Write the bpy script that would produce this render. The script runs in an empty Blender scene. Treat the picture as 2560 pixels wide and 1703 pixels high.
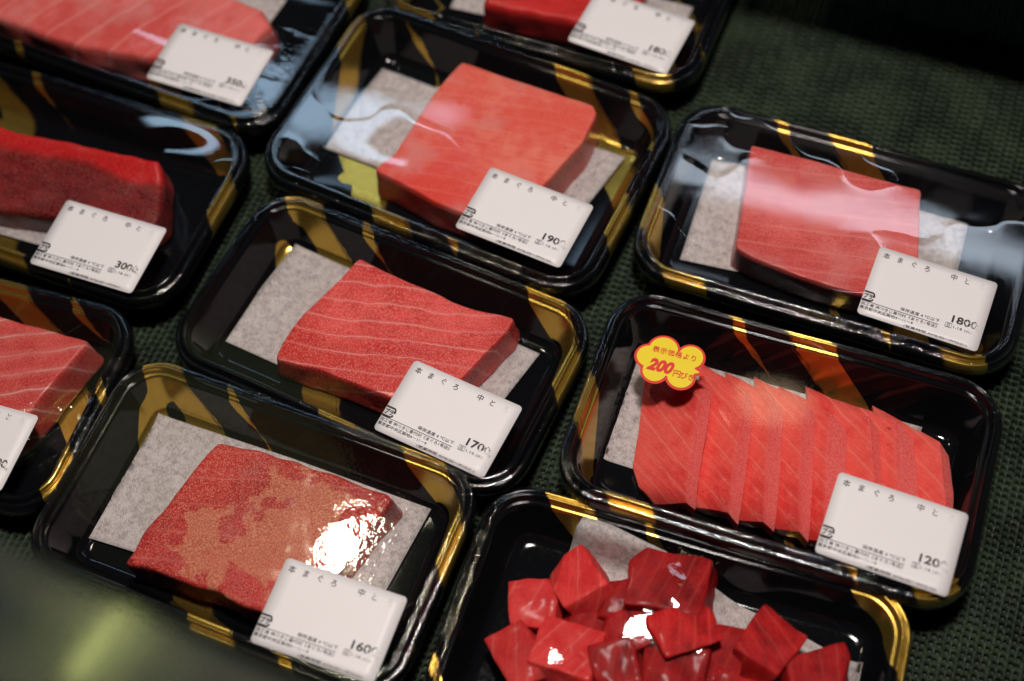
import bpy, bmesh, math, random
import numpy as np
from mathutils import Vector, Matrix, noise as mnoise

S = bpy.context.scene
COL = S.collection
R = math.radians

# ------------------------------------------------------------------ camera
cam_data = bpy.data.cameras.new('camera')
cam = bpy.data.objects.new('camera', cam_data)
COL.objects.link(cam)
ex = Vector((0.99539595, 0.09584832, 0.0))
ey = Vector((-0.08382164, 0.87049750, -0.48498251))
ez = Vector((-0.04648476, 0.48274963, 0.87452385))
M = Matrix((ex, ey, ez)).to_4x4()
M.translation = Vector((0, 0, 0.6211))
cam.matrix_world = M
cam_data.sensor_width = 36.0
cam_data.lens = 36.0 * 1.389
cam_data.clip_start = 0.01
cam_data.clip_end = 50.0
cam_data.dof.use_dof = True
cam_data.dof.focus_distance = 0.664
cam_data.dof.aperture_fstop = 3.6
cam_data.dof.aperture_blades = 9
S.camera = cam

# ------------------------------------------------------------------ world + lamps
W = bpy.data.worlds.new('World')
S.world = W
W.use_nodes = True
bg = W.node_tree.nodes['Background']
bg.inputs['Color'].default_value = (0.30, 0.42, 0.62, 1)
bg.inputs['Strength'].default_value = 0.010

S.view_settings.view_transform = 'Standard'
S.view_settings.look = 'None'
S.view_settings.exposure = 0.0
S.view_settings.gamma = 1.0
S.view_settings.use_curve_mapping = False
S.cycles.use_denoising = True
S.cycles.max_bounces = 8
S.cycles.transparent_max_bounces = 16
S.cycles.sample_clamp_indirect = 6.0
S.cycles.caustics_reflective = False
S.cycles.caustics_refractive = False


def area(name, loc, target, sx, sy, power, color, shape='RECTANGLE', spin=0.0, spread=180):
    d = bpy.data.lights.new(name, 'AREA')
    d.shape = shape
    d.size = sx
    if shape in ('RECTANGLE', 'ELLIPSE'):
        d.size_y = sy
    d.energy = power
    d.color = color
    d.spread = R(spread)
    o = bpy.data.objects.new(name, d)
    COL.objects.link(o)
    z = (Vector(loc) - Vector(target)).normalized()
    x = Vector((math.cos(spin), math.sin(spin), 0))
    x = (x - z * x.dot(z)).normalized()
    y = z.cross(x)
    mm = Matrix((x, y, z)).transposed().to_4x4()
    mm.translation = Vector(loc)
    o.matrix_world = mm
    return o


AX = R(-26)
area('case_lamp', (0.06, 0.285, 1.08), (0.03, 0.36, 0), 0.12, 0.08, 9.2, (1.0, 0.90, 0.855), spin=AX)
area('spot_lamp', (-0.205, 0.60, 1.00), (0.0, 0.33, 0), 0.022, 0.075, 1.1, (1.0, 0.88, 0.66), spin=R(-18))
area('corner_lamp', (-0.30, 0.325, 1.00), (0.0, 0.33, 0), 0.075, 0.018, 0.06, (1.0, 0.98, 0.52), spin=R(55))
area('bulb_lamp', (0.305, 0.745, 1.00), (0.0, 0.33, 0), 0.085, 0.045, 0.024, (1.0, 0.74, 0.45), 'ELLIPSE', spin=AX)
area('strip_lamp', (-0.30, 1.47, 1.25), (0.05, 0.40, 0), 0.50, 0.085, 1.0, (0.52, 0.75, 1.0), spin=AX)
area('window_lamp', (0.55, 1.160, 1.25), (0.05, 0.40, 0), 0.62, 0.050, 0.62, (0.72, 0.84, 1.0), spin=AX)
area('green_reflection_fill', (-0.40, 0.80, 1.10), (0.0, 0.33, 0), 0.40, 0.30, 0.035, (0.80, 0.95, 0.35), 'ELLIPSE', spin=AX)  # dim olive light added only for a greenish reflection in the film


# ------------------------------------------------------------------ node helpers
def new_mat(name):
    m = bpy.data.materials.new(name)
    m.use_nodes = True
    nt = m.node_tree
    nt.nodes.clear()
    out = nt.nodes.new('ShaderNodeOutputMaterial')
    return m, nt, out


class G:
    """small helper round a node tree"""

    def __init__(self, nt):
        self.nt = nt

    def n(self, t, **kw):
        nd = self.nt.nodes.new(t)
        for k, v in kw.items():
            setattr(nd, k, v)
        return nd

    def put(self, sock, v):
        if isinstance(v, bpy.types.NodeSocket):
            self.nt.links.new(v, sock)
        elif v is not None:
            sock.default_value = v

    def math(self, op, a, b=None, c=None, clamp=False):
        nd = self.n('ShaderNodeMath', operation=op)
        nd.use_clamp = clamp
        for i, v in enumerate((a, b, c)):
            if v is not None:
                self.put(nd.inputs[i], v)
        return nd.outputs[0]

    def noise(self, vec, scale, detail=2.0, rough=0.5, dim='3D', w=None):
        nd = self.n('ShaderNodeTexNoise', noise_dimensions=dim)
        self.put(nd.inputs['Vector'], vec)
        nd.inputs['Scale'].default_value = scale
        nd.inputs['Detail'].default_value = detail
        nd.inputs['Roughness'].default_value = rough
        if w is not None:
            self.put(nd.inputs['W'], w)
        return nd.outputs['Fac']

    def ramp(self, v, lo, hi, a=0.0, b=1.0):
        nd = self.n('ShaderNodeMapRange', interpolation_type='SMOOTHSTEP')
        self.put(nd.inputs['Value'], v)
        self.put(nd.inputs['From Min'], lo)
        self.put(nd.inputs['From Max'], hi)
        self.put(nd.inputs['To Min'], a)
        self.put(nd.inputs['To Max'], b)
        return nd.outputs['Result']

    def mix(self, f, a, b):
        nd = self.n('ShaderNodeMix', data_type='RGBA')
        self.put(nd.inputs[0], f)
        self.put(nd.inputs[6], a)
        self.put(nd.inputs[7], b)
        return nd.outputs[2]

    def bump(self, h, strength, dist, normal=None):
        nd = self.n('ShaderNodeBump')
        self.put(nd.inputs['Height'], h)
        self.put(nd.inputs['Strength'], strength)
        self.put(nd.inputs['Distance'], dist)
        if normal is not None:
            self.put(nd.inputs['Normal'], normal)
        return nd.outputs['Normal']

    def mapping(self, vec, loc=(0, 0, 0), rot=(0, 0, 0), scale=(1, 1, 1)):
        nd = self.n('ShaderNodeMapping')
        self.put(nd.inputs['Vector'], vec)
        nd.inputs['Location'].default_value = loc
        nd.inputs['Rotation'].default_value = rot
        nd.inputs['Scale'].default_value = scale
        return nd.outputs[0]

    def sep(self, vec):
        nd = self.n('ShaderNodeSeparateXYZ')
        self.put(nd.inputs[0], vec)
        return nd.outputs

    def principled(self, out, **kw):
        p = self.n('ShaderNodeBsdfPrincipled')
        for k, v in kw.items():
            self.put(p.inputs[k], v)
        self.nt.links.new(p.outputs[0], out.inputs['Surface'])
        return p


def rgb(r, g, b):
    return (r, g, b, 1.0)


# ------------------------------------------------------------------ materials
def mat_tray():
    m, nt, out = new_mat('black_gold_plastic')
    g = G(nt)
    uv = g.n('ShaderNodeUVMap', uv_map='sheet').outputs[0]
    x, y, _ = g.sep(uv)
    P = 0.136
    u = g.math('ADD', x, g.math('MULTIPLY', y, 0.8))
    v = g.math('SUBTRACT', y, g.math('MULTIPLY', x, 0.8))
    mm = g.math('FLOORED_MODULO', u, P)
    cv = g.n('ShaderNodeCombineXYZ')
    g.put(cv.inputs[0], g.math('MULTIPLY', u, 19.0))
    g.put(cv.inputs[1], g.math('MULTIPLY', v, 0.9))
    streak = g.noise(cv.outputs[0], 55.0, 3.0, 0.6)
    cv2 = g.n('ShaderNodeCombineXYZ')
    g.put(cv2.inputs[0], u)
    g.put(cv2.inputs[1], v)
    broad = g.noise(cv2.outputs[0], 60.0, 3.0, 0.6)
    # wide stroke: clean on one side, dry-brush on the other
    left = g.math('GREATER_THAN', mm, g.math('MULTIPLY', broad, 0.0012))
    rag = g.math('SUBTRACT', 0.0305, g.math('MULTIPLY', g.math('ADD', g.math('MULTIPLY', streak, 0.88), g.math('MULTIPLY', broad, 0.12)), 0.0165))
    right = g.math('LESS_THAN', mm, rag)
    dry_zone = g.ramp(mm, 0.012, 0.023)
    dry = g.math('GREATER_THAN', streak, g.math('ADD', 0.20, g.math('MULTIPLY', dry_zone, 0.25)))
    wide = g.math('MULTIPLY', g.math('MULTIPLY', left, right), dry)
    # thin companion stroke
    c = g.math('ABSOLUTE', g.math('SUBTRACT', mm, g.math('ADD', 0.047, g.math('MULTIPLY', g.math('SUBTRACT', broad, 0.5), 0.004))))
    tw = g.math('MULTIPLY', g.ramp(g.noise(cv2.outputs[0], 22.0, 2.0), 0.40, 0.62), 0.0032)
    thin = g.math('MULTIPLY', g.math('LESS_THAN', c, tw), g.math('GREATER_THAN', streak, 0.38))
    gold = g.math('MAXIMUM', wide, thin)
    tc = g.n('ShaderNodeTexCoord')
    fleck = g.noise(tc.outputs['Object'], 420.0, 2.0)
    scuff = g.noise(tc.outputs['Object'], 2600.0, 2.0)
    colr = g.mix(gold, rgb(0.0045, 0.005, 0.006), rgb(0.56, 0.37, 0.070))
    rough = g.math('ADD', g.math('ADD', 0.07, g.math('MULTIPLY', gold, 0.15)), g.math('MULTIPLY', g.math('SUBTRACT', fleck, 0.5), 0.10))
    nb = g.bump(scuff, 0.04, 0.0003)
    g.principled(out, **{'Base Color': colr, 'Metallic': g.math('MULTIPLY', gold, 0.85), 'Roughness': rough, 'Normal': nb,
                         'IOR': 1.40, 'Specular IOR Level': 0.38, 'Coat Weight': 0.0})
    return m


def mat_film(wrinkle=None, cling=0.0):
    m, nt, out = new_mat('clear_film')
    g = G(nt)
    tc = g.n('ShaderNodeTexCoord')
    oi = g.n('ShaderNodeObjectInfo')
    at = g.n('ShaderNodeAttribute', attribute_name='rim')
    rim = at.outputs['Fac']
    seed = g.n('ShaderNodeVectorMath', operation='ADD')
    g.put(seed.inputs[0], tc.outputs['Object'])
    g.put(seed.inputs[1], oi.outputs['Location'])
    fine = g.noise(seed.outputs[0], 900.0, 3.0, 0.6)
    soft = g.noise(seed.outputs[0], 16.0, 1.0, 0.45)
    cr = g.noise(g.mapping(seed.outputs[0], scale=(13, 21, 13)), 1.0, 2.0, 0.5)
    cr = g.math('POWER', g.math('SUBTRACT', 1.0, g.math('ABSOLUTE', g.math('MULTIPLY', g.math('SUBTRACT', cr, 0.5), 2.0))), 26.0)
    nb1 = g.bump(soft, 0.5, 0.0006)
    nb1 = g.bump(cr, 0.25, 0.00016, nb1)
    if cling > 0:
        cl = g.noise(seed.outputs[0], 75.0, 4.0, 0.62)
        cm = g.ramp(g.noise(seed.outputs[0], 22.0, 1.0), 0.38, 0.62, 0.25, 1.0)
        nb1 = g.bump(g.math('MULTIPLY', cl, cm), 0.8, cling, nb1)
    if wrinkle:
        # stretched wrinkles pulled towards one corner
        px, py, pz = g.sep(tc.outputs['Object'])
        ang = g.math('ARCTAN2', g.math('SUBTRACT', py, wrinkle[1]), g.math('SUBTRACT', px, wrinkle[0]))
        wv = g.n('ShaderNodeCombineXYZ')
        g.put(wv.inputs[0], g.math('MULTIPLY', ang, 13.0))
        g.put(wv.inputs[1], g.math('MULTIPLY', g.math('ADD', px, py), 12.0))
        wn = g.noise(wv.outputs[0], 1.0, 3.0, 0.6)
        dx = g.math('DIVIDE', g.math('SUBTRACT', px, wrinkle[2]), 0.035)
        dy = g.math('DIVIDE', g.math('SUBTRACT', py, wrinkle[3]), 0.030)
        dd = g.math('ADD', g.math('MULTIPLY', dx, dx), g.math('MULTIPLY', dy, dy))
        mk = g.ramp(dd, 1.0, 0.2)
        nb1 = g.bump(g.math('MULTIPLY', wn, mk), 0.9, 0.0035, nb1)
    nb = g.bump(fine, g.math('MULTIPLY', rim, 0.40), 0.0005, nb1)
    lw = g.n('ShaderNodeLayerWeight')
    lw.inputs['Blend'].default_value = 0.5
    g.put(lw.inputs['Normal'], nb)
    f5 = g.math('POWER', lw.outputs['Facing'], 5.0)
    fac = g.math('ADD', 0.072, g.math('MULTIPLY', f5, 0.75))
    tr = g.n('ShaderNodeBsdfTransparent')
    tr.inputs[0].default_value = (0.97, 0.975, 0.98, 1)
    gl = g.n('ShaderNodeBsdfGlossy')
    gl.inputs['Roughness'].default_value = 0.035
    g.put(gl.inputs['Normal'], nb)
    mx = g.n('ShaderNodeMixShader')
    g.put(mx.inputs[0], fac)
    nt.links.new(tr.outputs[0], mx.inputs[1])
    nt.links.new(gl.outputs[0], mx.inputs[2])
    nt.links.new(mx.outputs[0], out.inputs['Surface'])
    return m


def mat_meat(name, base, dark, line=(0.80, 0.42, 0.36), angle=0.0, spacing=0.010, line_w=0.05, line_amt=0.6, warp=0.006,
             grain=0.4, gloss=0.32, seed=0.0, frost=0.0, pale=0.0, fine_lines=0.0, spots=0.3, grad=None, coat=0.12, vary=0.0, spec=0.30):
    m, nt, out = new_mat(name)
    g = G(nt)
    tc = g.n('ShaderNodeTexCoord')
    o = g.mapping(tc.outputs['Object'], loc=(seed, seed * 0.7, seed * 0.3))
    rot = g.mapping(o, rot=(0, 0, -angle))
    x, y, z = g.sep(rot)
    big = g.noise(o, 24.0, 2.0, 0.5)
    mid = g.noise(o, 130.0, 3.0, 0.6)
    gr = g.noise(o, 1500.0, 2.0, 0.6)
    # muscle fibres: noise stretched along the sinews
    fib = g.noise(g.mapping(rot, scale=(60, 900, 300)), 1.0, 3.0, 0.6)
    wob = g.math('ADD', g.math('MULTIPLY', g.math('SUBTRACT', big, 0.5), warp), g.math('MULTIPLY', g.math('SUBTRACT', mid, 0.5), 0.0014))
    yy = g.math('DIVIDE', g.math('ADD', g.math('ADD', y, wob), g.math('MULTIPLY', z, 0.35)), spacing)
    tri = g.math('PINGPONG', yy, 0.5)
    ln = g.ramp(tri, line_w, 0.0)
    fade = g.ramp(g.noise(g.mapping(rot, scale=(30, 60, 30)), 1.0, 1.0), 0.30, 0.55, 0.25, 1.0)
    ln = g.math('MULTIPLY', g.math('MULTIPLY', ln, fade), line_amt)
    halo = g.math('MULTIPLY', g.ramp(tri, line_w * 4.5, 0.0), line_amt * 0.22)
    lnt = g.math('ADD', ln, halo, clamp=True)
    if fine_lines > 0:
        yf = g.math('DIVIDE', g.math('ADD', y, g.math('MULTIPLY', mid, 0.006)), spacing * 0.37)
        lf = g.math('MULTIPLY', g.ramp(g.math('PINGPONG', yf, 0.5), 0.10, 0.0), fine_lines)
        lf = g.math('MULTIPLY', lf, g.ramp(mid, 0.42, 0.62))
        lnt = g.math('ADD', lnt, lf, clamp=True)
    tone = g.math('ADD', g.math('MULTIPLY', big, 0.45), g.math('ADD', g.math('MULTIPLY', mid, 0.30), g.math('MULTIPLY', fib, 0.25)))
    colr = g.mix(g.ramp(tone, 0.40, 0.61), dark, base)
    if grad:
        # fat fades towards the lean side of the cut
        gx = g.math('ADD', g.math('MULTIPLY', g.sep(tc.outputs['Object'])[0], math.cos(grad[0])), g.math('MULTIPLY', g.sep(tc.outputs['Object'])[1], math.sin(grad[0])))
        gx = g.math('ADD', gx, g.math('MULTIPLY', g.math('SUBTRACT', big, 0.5), 0.03))
        colr = g.mix(g.ramp(gx, grad[1], grad[2]), colr, rgb(*grad[3]))
    colr = g.mix(g.math('MULTIPLY', g.ramp(gr, 0.47, 0.64), grain * 0.60), colr, rgb(1.0, 0.40, 0.26))  # grain specks in bright orange, painting sparkle glints into the colour
    if pale > 0:
        colr = g.mix(g.math('MULTIPLY', g.ramp(g.noise(o, 45.0, 3.0), 0.45, 0.7), pale), colr, rgb(0.72, 0.30, 0.27))
    cut = g.n('ShaderNodeAttribute', attribute_name='cut').outputs['Fac']
    colr = g.mix(lnt, colr, rgb(*line))
    colr = g.mix(g.math('MULTIPLY', cut, 0.85), colr, g.mix(g.ramp(gr, 0.40, 0.62), rgb(0.88, 0.105, 0.105), rgb(0.95, 0.24, 0.21)))
    # little blood spots
    sp = g.ramp(g.noise(g.mapping(rot, scale=(160, 330, 200)), 1.0, 2.0, 0.4), 0.74, 0.79)
    colr = g.mix(g.math('MULTIPLY', sp, spots), colr, rgb(0.20, 0.008, 0.015))
    rough = g.math('ADD', gloss, g.math('MULTIPLY', g.math('SUBTRACT', gr, 0.5), 0.35))
    hgt = g.math('ADD', g.math('MULTIPLY', gr, 0.7), g.math('ADD', g.math('MULTIPLY', fib, 0.25), g.math('MULTIPLY', mid, 0.8)))
    hgt = g.math('ADD', hgt, g.math('MULTIPLY', lnt, 0.3))
    if frost > 0:
        # the film clings here with a frosted bloom, broken by wet islands
        d = g.n('ShaderNodeVectorMath', operation='LENGTH')
        g.put(d.inputs[0], g.mapping(tc.outputs['Object'], loc=(-0.006 * 12.0, 0.002 * 14.0, 0), scale=(12.0, 14.0, 0)))
        fn = g.noise(o, 36.0, 5.0, 0.60)
        pat = g.math('SUBTRACT', g.math('ADD', 0.98, g.math('MULTIPLY', g.math('SUBTRACT', fn, 0.5), 3.4)), g.math('MULTIPLY', d.outputs['Value'], 1.75))
        fm = g.math('MULTIPLY', g.ramp(pat, 0.28, 0.36), frost)
        fcol = g.mix(g.ramp(gr, 0.40, 0.62), rgb(0.56, 0.15, 0.075), rgb(0.80, 0.38, 0.21))
        colr = g.mix(g.math('MULTIPLY', fm, 0.60), colr, fcol)
        rough = g.math('ADD', rough, g.math('MULTIPLY', fm, 0.06))
    if vary > 0:
        oi = g.n('ShaderNodeObjectInfo')
        hs = g.n('ShaderNodeHueSaturation')
        g.put(hs.inputs['Value'], g.math('ADD', 1.0 - vary * 0.6, g.math('MULTIPLY', oi.outputs['Random'], vary)))
        g.put(hs.inputs['Color'], colr)
        colr = hs.outputs[0]
    nb = g.bump(hgt, 0.28 + 0.35 * grain, 0.0009)
    g.principled(out, **{'Base Color': colr, 'Roughness': rough, 'Normal': nb, 'IOR': 1.38, 'Specular IOR Level': spec,
                         'Subsurface Weight': 0.45, 'Subsurface Radius': (1.0, 0.26, 0.18), 'Subsurface Scale': 0.0045,
                         'Coat Weight': coat, 'Coat Roughness': 0.12})
    return m


def mat_paper():
    m, nt, out = new_mat('absorbent_paper')
    g = G(nt)
    tc = g.n('ShaderNodeTexCoord')
    oi = g.n('ShaderNodeObjectInfo')
    sd = g.n('ShaderNodeVectorMath', operation='ADD')
    g.put(sd.inputs[0], tc.outputs['Object'])
    g.put(sd.inputs[1], oi.outputs['Location'])
    v = sd.outputs[0]
    cloud = g.noise(v, 330.0, 5.0, 0.75)
    fibre = g.noise(g.mapping(v, rot=(0, 0, 0.5), scale=(2400, 700, 1000)), 1.0, 3.0, 0.7)
    big = g.noise(v, 35.0, 2.0)
    t = g.math('ADD', g.math('MULTIPLY', cloud, 0.55), g.math('MULTIPLY', fibre, 0.45))
    c = g.mix(g.ramp(t, 0.34, 0.60), rgb(0.30, 0.265, 0.255), rgb(0.68, 0.615, 0.585))
    c = g.mix(g.ramp(big, 0.4, 0.75, 0.0, 0.25), c, rgb(0.40, 0.35, 0.31))
    g.principled(out, **{'Base Color': c, 'Roughness': 0.75, 'Normal': g.bump(fibre, 0.25, 0.0003), 'Specular IOR Level': 0.25})
    return m


def mat_simple(name, col, rough=0.5, bump=0.0, bscale=800.0, spec=0.5, var=0.06):
    m, nt, out = new_mat(name)
    g = G(nt)
    tc = g.n('ShaderNodeTexCoord')
    nz = g.noise(tc.outputs['Object'], bscale, 2.0)
    bigz = g.noise(tc.outputs['Object'], 60.0, 2.0)
    c2 = tuple(min(1, x * (1 - var)) for x in col)
    c = g.mix(bigz, rgb(*c2), rgb(*col))
    kw = {'Base Color': c, 'Roughness': rough, 'Specular IOR Level': spec}
    if bump:
        kw['Normal'] = g.bump(nz, bump, 0.0003)
    g.principled(out, **kw)
    return m


def mat_ink(name, ink, ground, fade=True):
    """thermal print: worn away in specks, more so towards the right end of the label"""
    m, nt, out = new_mat(name)
    g = G(nt)
    tc = g.n('ShaderNodeTexCoord')
    oi = g.n('ShaderNodeObjectInfo')
    x, y, z = g.sep(tc.outputs['Object'])
    sd = g.n('ShaderNodeVectorMath', operation='ADD')
    g.put(sd.inputs[0], tc.outputs['Object'])
    cv = g.n('ShaderNodeCombineXYZ')
    g.put(cv.inputs[2], oi.outputs['Random'])
    g.put(sd.inputs[1], cv.outputs[0])
    sc = g.noise(g.mapping(sd.outputs[0], scale=(2600, 1000, 1)), 1.0, 2.0, 0.6)
    bl = g.noise(sd.outputs[0], 330.0, 2.0)
    th = g.math('ADD', g.ramp(x, 0.003, 0.030, 0.10, 0.56), g.math('MULTIPLY', g.ramp(x, 0.002, 0.022), g.ramp(y, 0.009, 0.011, 0.0, 0.21)))
    k = g.math('ADD', g.math('MULTIPLY', sc, 0.6), g.math('MULTIPLY', bl, 0.4))
    on = g.ramp(k, g.math('SUBTRACT', th, 0.03), g.math('ADD', th, 0.04))
    c = g.mix(on, rgb(*ground), rgb(*ink)) if fade else rgb(*ink)
    g.principled(out, **{'Base Color': c, 'Roughness': 0.55, 'Specular IOR Level': 0.3})
    return m


def mat_mat():
    m, nt, out = new_mat('green_mesh_rubber')
    g = G(nt)
    tc = g.n('ShaderNodeTexCoord')
    v = tc.outputs['Object']
    n1 = g.noise(v, 900.0, 3.0, 0.65)
    n2 = g.noise(v, 40.0, 3.0, 0.5)
    thread = g.noise(g.mapping(v, scale=(2200, 500, 800)), 1.0, 2.0)
    c = g.mix(g.ramp(n2, 0.35, 0.68), rgb(0.007, 0.015, 0.006), rgb(0.025, 0.042, 0.020))
    c = g.mix(g.ramp(n1, 0.55, 0.8, 0.0, 0.5), c, rgb(0.055, 0.075, 0.052))
    hb = g.math('ADD', g.math('MULTIPLY', n1, 0.6), g.math('MULTIPLY', thread, 0.5))
    g.principled(out, **{'Base Color': c, 'Roughness': g.ramp(n1, 0.3, 0.7, 0.40, 0.68), 'Specular IOR Level': 0.35, 'Normal': g.bump(hb, 0.7, 0.0006)})
    return m


def mat_glass():
    m, nt, out = new_mat('glass_painted_haze')
    g = G(nt)
    tc = g.n('ShaderNodeTexCoord')
    n1 = g.noise(g.mapping(tc.outputs['Object'], scale=(60, 12, 10)), 1.0, 3.0)
    lw = g.n('ShaderNodeLayerWeight')
    lw.inputs['Blend'].default_value = 0.5
    f5 = g.math('POWER', lw.outputs['Facing'], 5.0)
    fac = g.math('ADD', 0.10, g.math('MULTIPLY', f5, 0.8))
    tr = g.n('ShaderNodeBsdfTransparent')
    tr.inputs[0].default_value = (0.20, 0.26, 0.24, 1)
    gl = g.n('ShaderNodeBsdfGlossy')
    gl.inputs['Color'].default_value = (0.62, 0.68, 0.40, 1)
    g.put(gl.inputs['Roughness'], g.ramp(n1, 0.3, 0.7, 0.06, 0.18))
    mx = g.n('ShaderNodeMixShader')
    g.put(mx.inputs[0], fac)
    nt.links.new(tr.outputs[0], mx.inputs[1])
    nt.links.new(gl.outputs[0], mx.inputs[2])
    df = g.n('ShaderNodeBsdfDiffuse')
    g.put(df.inputs['Color'], g.mix(g.ramp(g.noise(g.mapping(tc.outputs['Object'], scale=(2.5, 42, 1)), 1.0, 2.0), 0.36, 0.62), rgb(0.010, 0.032, 0.042), rgb(0.17, 0.175, 0.125)))  # haze and reflected olive and teal bands painted as diffuse colour
    mx2 = g.n('ShaderNodeMixShader')
    mx2.inputs[0].default_value = 0.28
    nt.links.new(mx.outputs[0], mx2.inputs[1])
    nt.links.new(df.outputs[0], mx2.inputs[2])
    nt.links.new(mx2.outputs[0], out.inputs['Surface'])
    return m


M_TRAY = mat_tray()
M_FILM = mat_film()
M_FILM_C = mat_film(None, 0.00022)
M_FILM_D = mat_film(None, 0.0005)
M_FILM_W = mat_film((0.03, -0.10, 0.076, -0.020))
M_PAPER = mat_paper()
M_LABEL = mat_simple('label_paper', (0.80, 0.77, 0.77), 0.42, 0.05, 900.0, 0.4, 0.03)
M_INK = mat_ink('thermal_ink', (0.028, 0.022, 0.022), (0.79, 0.755, 0.745))
M_INKS = mat_ink('solid_ink', (0.028, 0.022, 0.022), (0.79, 0.755, 0.745), False)
M_YEL = mat_simple('sticker_yellow', (0.86, 0.66, 0.018), 0.35, 0, 800, 0.5, 0.03)
M_RED = mat_simple('sticker_red', (0.72, 0.035, 0.022), 0.35, 0, 800, 0.5, 0.03)
M_MAT = mat_mat()
M_DARK = mat_simple('dark_counter', (0.006, 0.008, 0.007), 0.6)
M_STEEL = mat_simple('dark_metal', (0.05, 0.055, 0.06), 0.4)
M_GLASS = mat_glass()


# ------------------------------------------------------------------ object helpers
def link(name, me, mat=None, parent=None):
    o = bpy.data.objects.new(name, me)
    COL.objects.link(o)
    if mat is not None:
        me.materials.append(mat)
    if parent is not None:
        o.parent = parent
    return o


def smooth(me, on=True):
    me.polygons.foreach_set('use_smooth', [on] * len(me.polygons))


def tag(o, label=None, cat=None, group=None, kind=None):
    if label:
        o['label'] = label
    if cat:
        o['category'] = cat
    if group:
        o['group'] = group
    if kind:
        o['kind'] = kind


def rr(L, Wd, rad, seg=10, side=10):
    """rounded rectangle, counter-clockwise; always the same number of points"""
    rad = max(0.0015, min(rad, L / 2 - 1e-4, Wd / 2 - 1e-4))
    cs = [(L / 2 - rad, Wd / 2 - rad, 0), (-L / 2 + rad, Wd / 2 - rad, 90), (-L / 2 + rad, -Wd / 2 + rad, 180), (L / 2 - rad, -Wd / 2 + rad, 270)]
    pts = []
    for k, (cx, cy, a0) in enumerate(cs):
        for i in range(seg + 1):
            a = R(a0 + 90 * i / seg)
            pts.append((cx + rad * math.cos(a), cy + rad * math.sin(a)))
        nx, ny, na = cs[(k + 1) % 4]
        e = pts[-1]
        f = (nx + rad * math.cos(R(na)), ny + rad * math.sin(R(na)))
        for i in range(1, side):
            t = i / side
            pts.append((e[0] + (f[0] - e[0]) * t, e[1] + (f[1] - e[1]) * t))
    return pts


def rr_normals(seg=10, side=10):
    out = []
    for k in range(4):
        for i in range(seg + 1):
            a = R(90 * k + 90 * i / seg)
            out.append((math.cos(a), math.sin(a)))
        a = R(90 * k + 90)
        out += [(math.cos(a), math.sin(a))] * (side - 1)
    return out


def loft(rings, cap_first=None, cap_last=None):
    """faces between rings of equal length; caps are single centre points"""
    n = len(rings[0])
    verts = [p for r in rings for p in r]
    faces = []
    for k in range(len(rings) - 1):
        a, b = k * n, (k + 1) * n
        for i in range(n):
            j = (i + 1) % n
            faces.append((a + i, a + j, b + j, b + i))
    if cap_first is not None:
        verts.append(cap_first)
        c = len(verts) - 1
        for i in range(n):
            faces.append((c, (i + 1) % n, i))
    if cap_last is not None:
        verts.append(cap_last)
        c = len(verts) - 1
        a = (len(rings) - 1) * n
        for i in range(n):
            faces.append((a + i, a + (i + 1) % n, c))
    return verts, faces


# ------------------------------------------------------------------ trays
PROFILE = [(0.0190, 0.0004), (0.0165, 0.0008), (0.0148, 0.0028), (0.0075, 0.0236), (0.0045, 0.0246), (0.0005, 0.0206),
           (0.0, 0.0214), (0.0002, 0.0240), (0.0007, 0.0262), (0.0012, 0.0272), (0.0018, 0.0275), (0.0024, 0.0271), (0.0028, 0.0265), (0.0032, 0.0266),
           (0.0036, 0.0280), (0.0040, 0.0294), (0.0045, 0.0300), (0.0050, 0.0299), (0.0054, 0.0290), (0.0057, 0.0276), (0.0062, 0.0268), (0.0069, 0.0264),
           (0.0074, 0.0266), (0.0079, 0.0262), (0.0084, 0.0246), (0.0115, 0.0150), (0.0142, 0.0068), (0.0150, 0.0054), (0.0161, 0.0044),
           (0.0178, 0.0035), (0.0200, 0.0031)]
FIRST_TOP = 6   # index of the ring where the printed side starts


def tray_shell(L, Wd, H, rad, seed, off, flip):
    k = H / 0.030
    rnd = random.Random(seed)
    ph = [rnd.uniform(0, 6.28) for _ in range(6)]
    rings, sheet = [], []
    NRM = rr_normals()
    arc = 0.0
    prev = None
    floor_d = PROFILE[-1][0]
    for i, (d, z) in enumerate(PROFILE):
        z = z * k
        if i > FIRST_TOP:
            arc += (d - prev[0]) if z > 0.0245 * k else 1.0 * math.hypot(d - prev[0], z - prev[1])
        prev = (d, z)
        pts = rr(L - 2 * d, Wd - 2 * d, max(rad - d, 0.008))
        ring = []
        for (x, y) in pts:
            wz = 0.00022 * math.sin(34 * x + ph[0]) + 0.00018 * math.sin(57 * y + ph[1]) if z > 0.01 else 0
            w = 0.00025 * math.sin(61 * x + 43 * y + ph[2])
            n = math.hypot(x, y)
            ring.append((x + w * x / n, y + w * y / n, z + wz))
        rings.append(ring)
        sheet.append([(x - nx_ * (arc - d), y - ny_ * (arc - d)) for (x, y), (nx_, ny_) in zip(pts, NRM)])
    arc_w = arc
    for s_ in (0.8, 0.55, 0.3):
        rings.append([(p[0] * s_, p[1] * s_, 0.0030 * k) for p in rings[len(PROFILE) - 1]])
        sheet.append([(p[0] * s_, p[1] * s_) for p in sheet[len(PROFILE) - 1]])
    verts, faces = loft(rings, (0, 0, 0.0006), (0, 0, 0.0030 * k))
    me = bpy.data.meshes.new('tray_shell')
    me.from_pydata(verts, [], faces)
    uv = me.uv_layers.new(name='sheet')
    flat = [p for r in sheet for p in r] + [(0, 0), (0, 0)]
    sg = -1.0 if flip else 1.0
    vals = []
    for lp in me.loops:
        p = flat[lp.vertex_index]
        vals += [sg * p[0] - off, sg * p[1]]
    uv.data.foreach_set('uv', vals)
    smooth(me)
    return me


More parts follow.
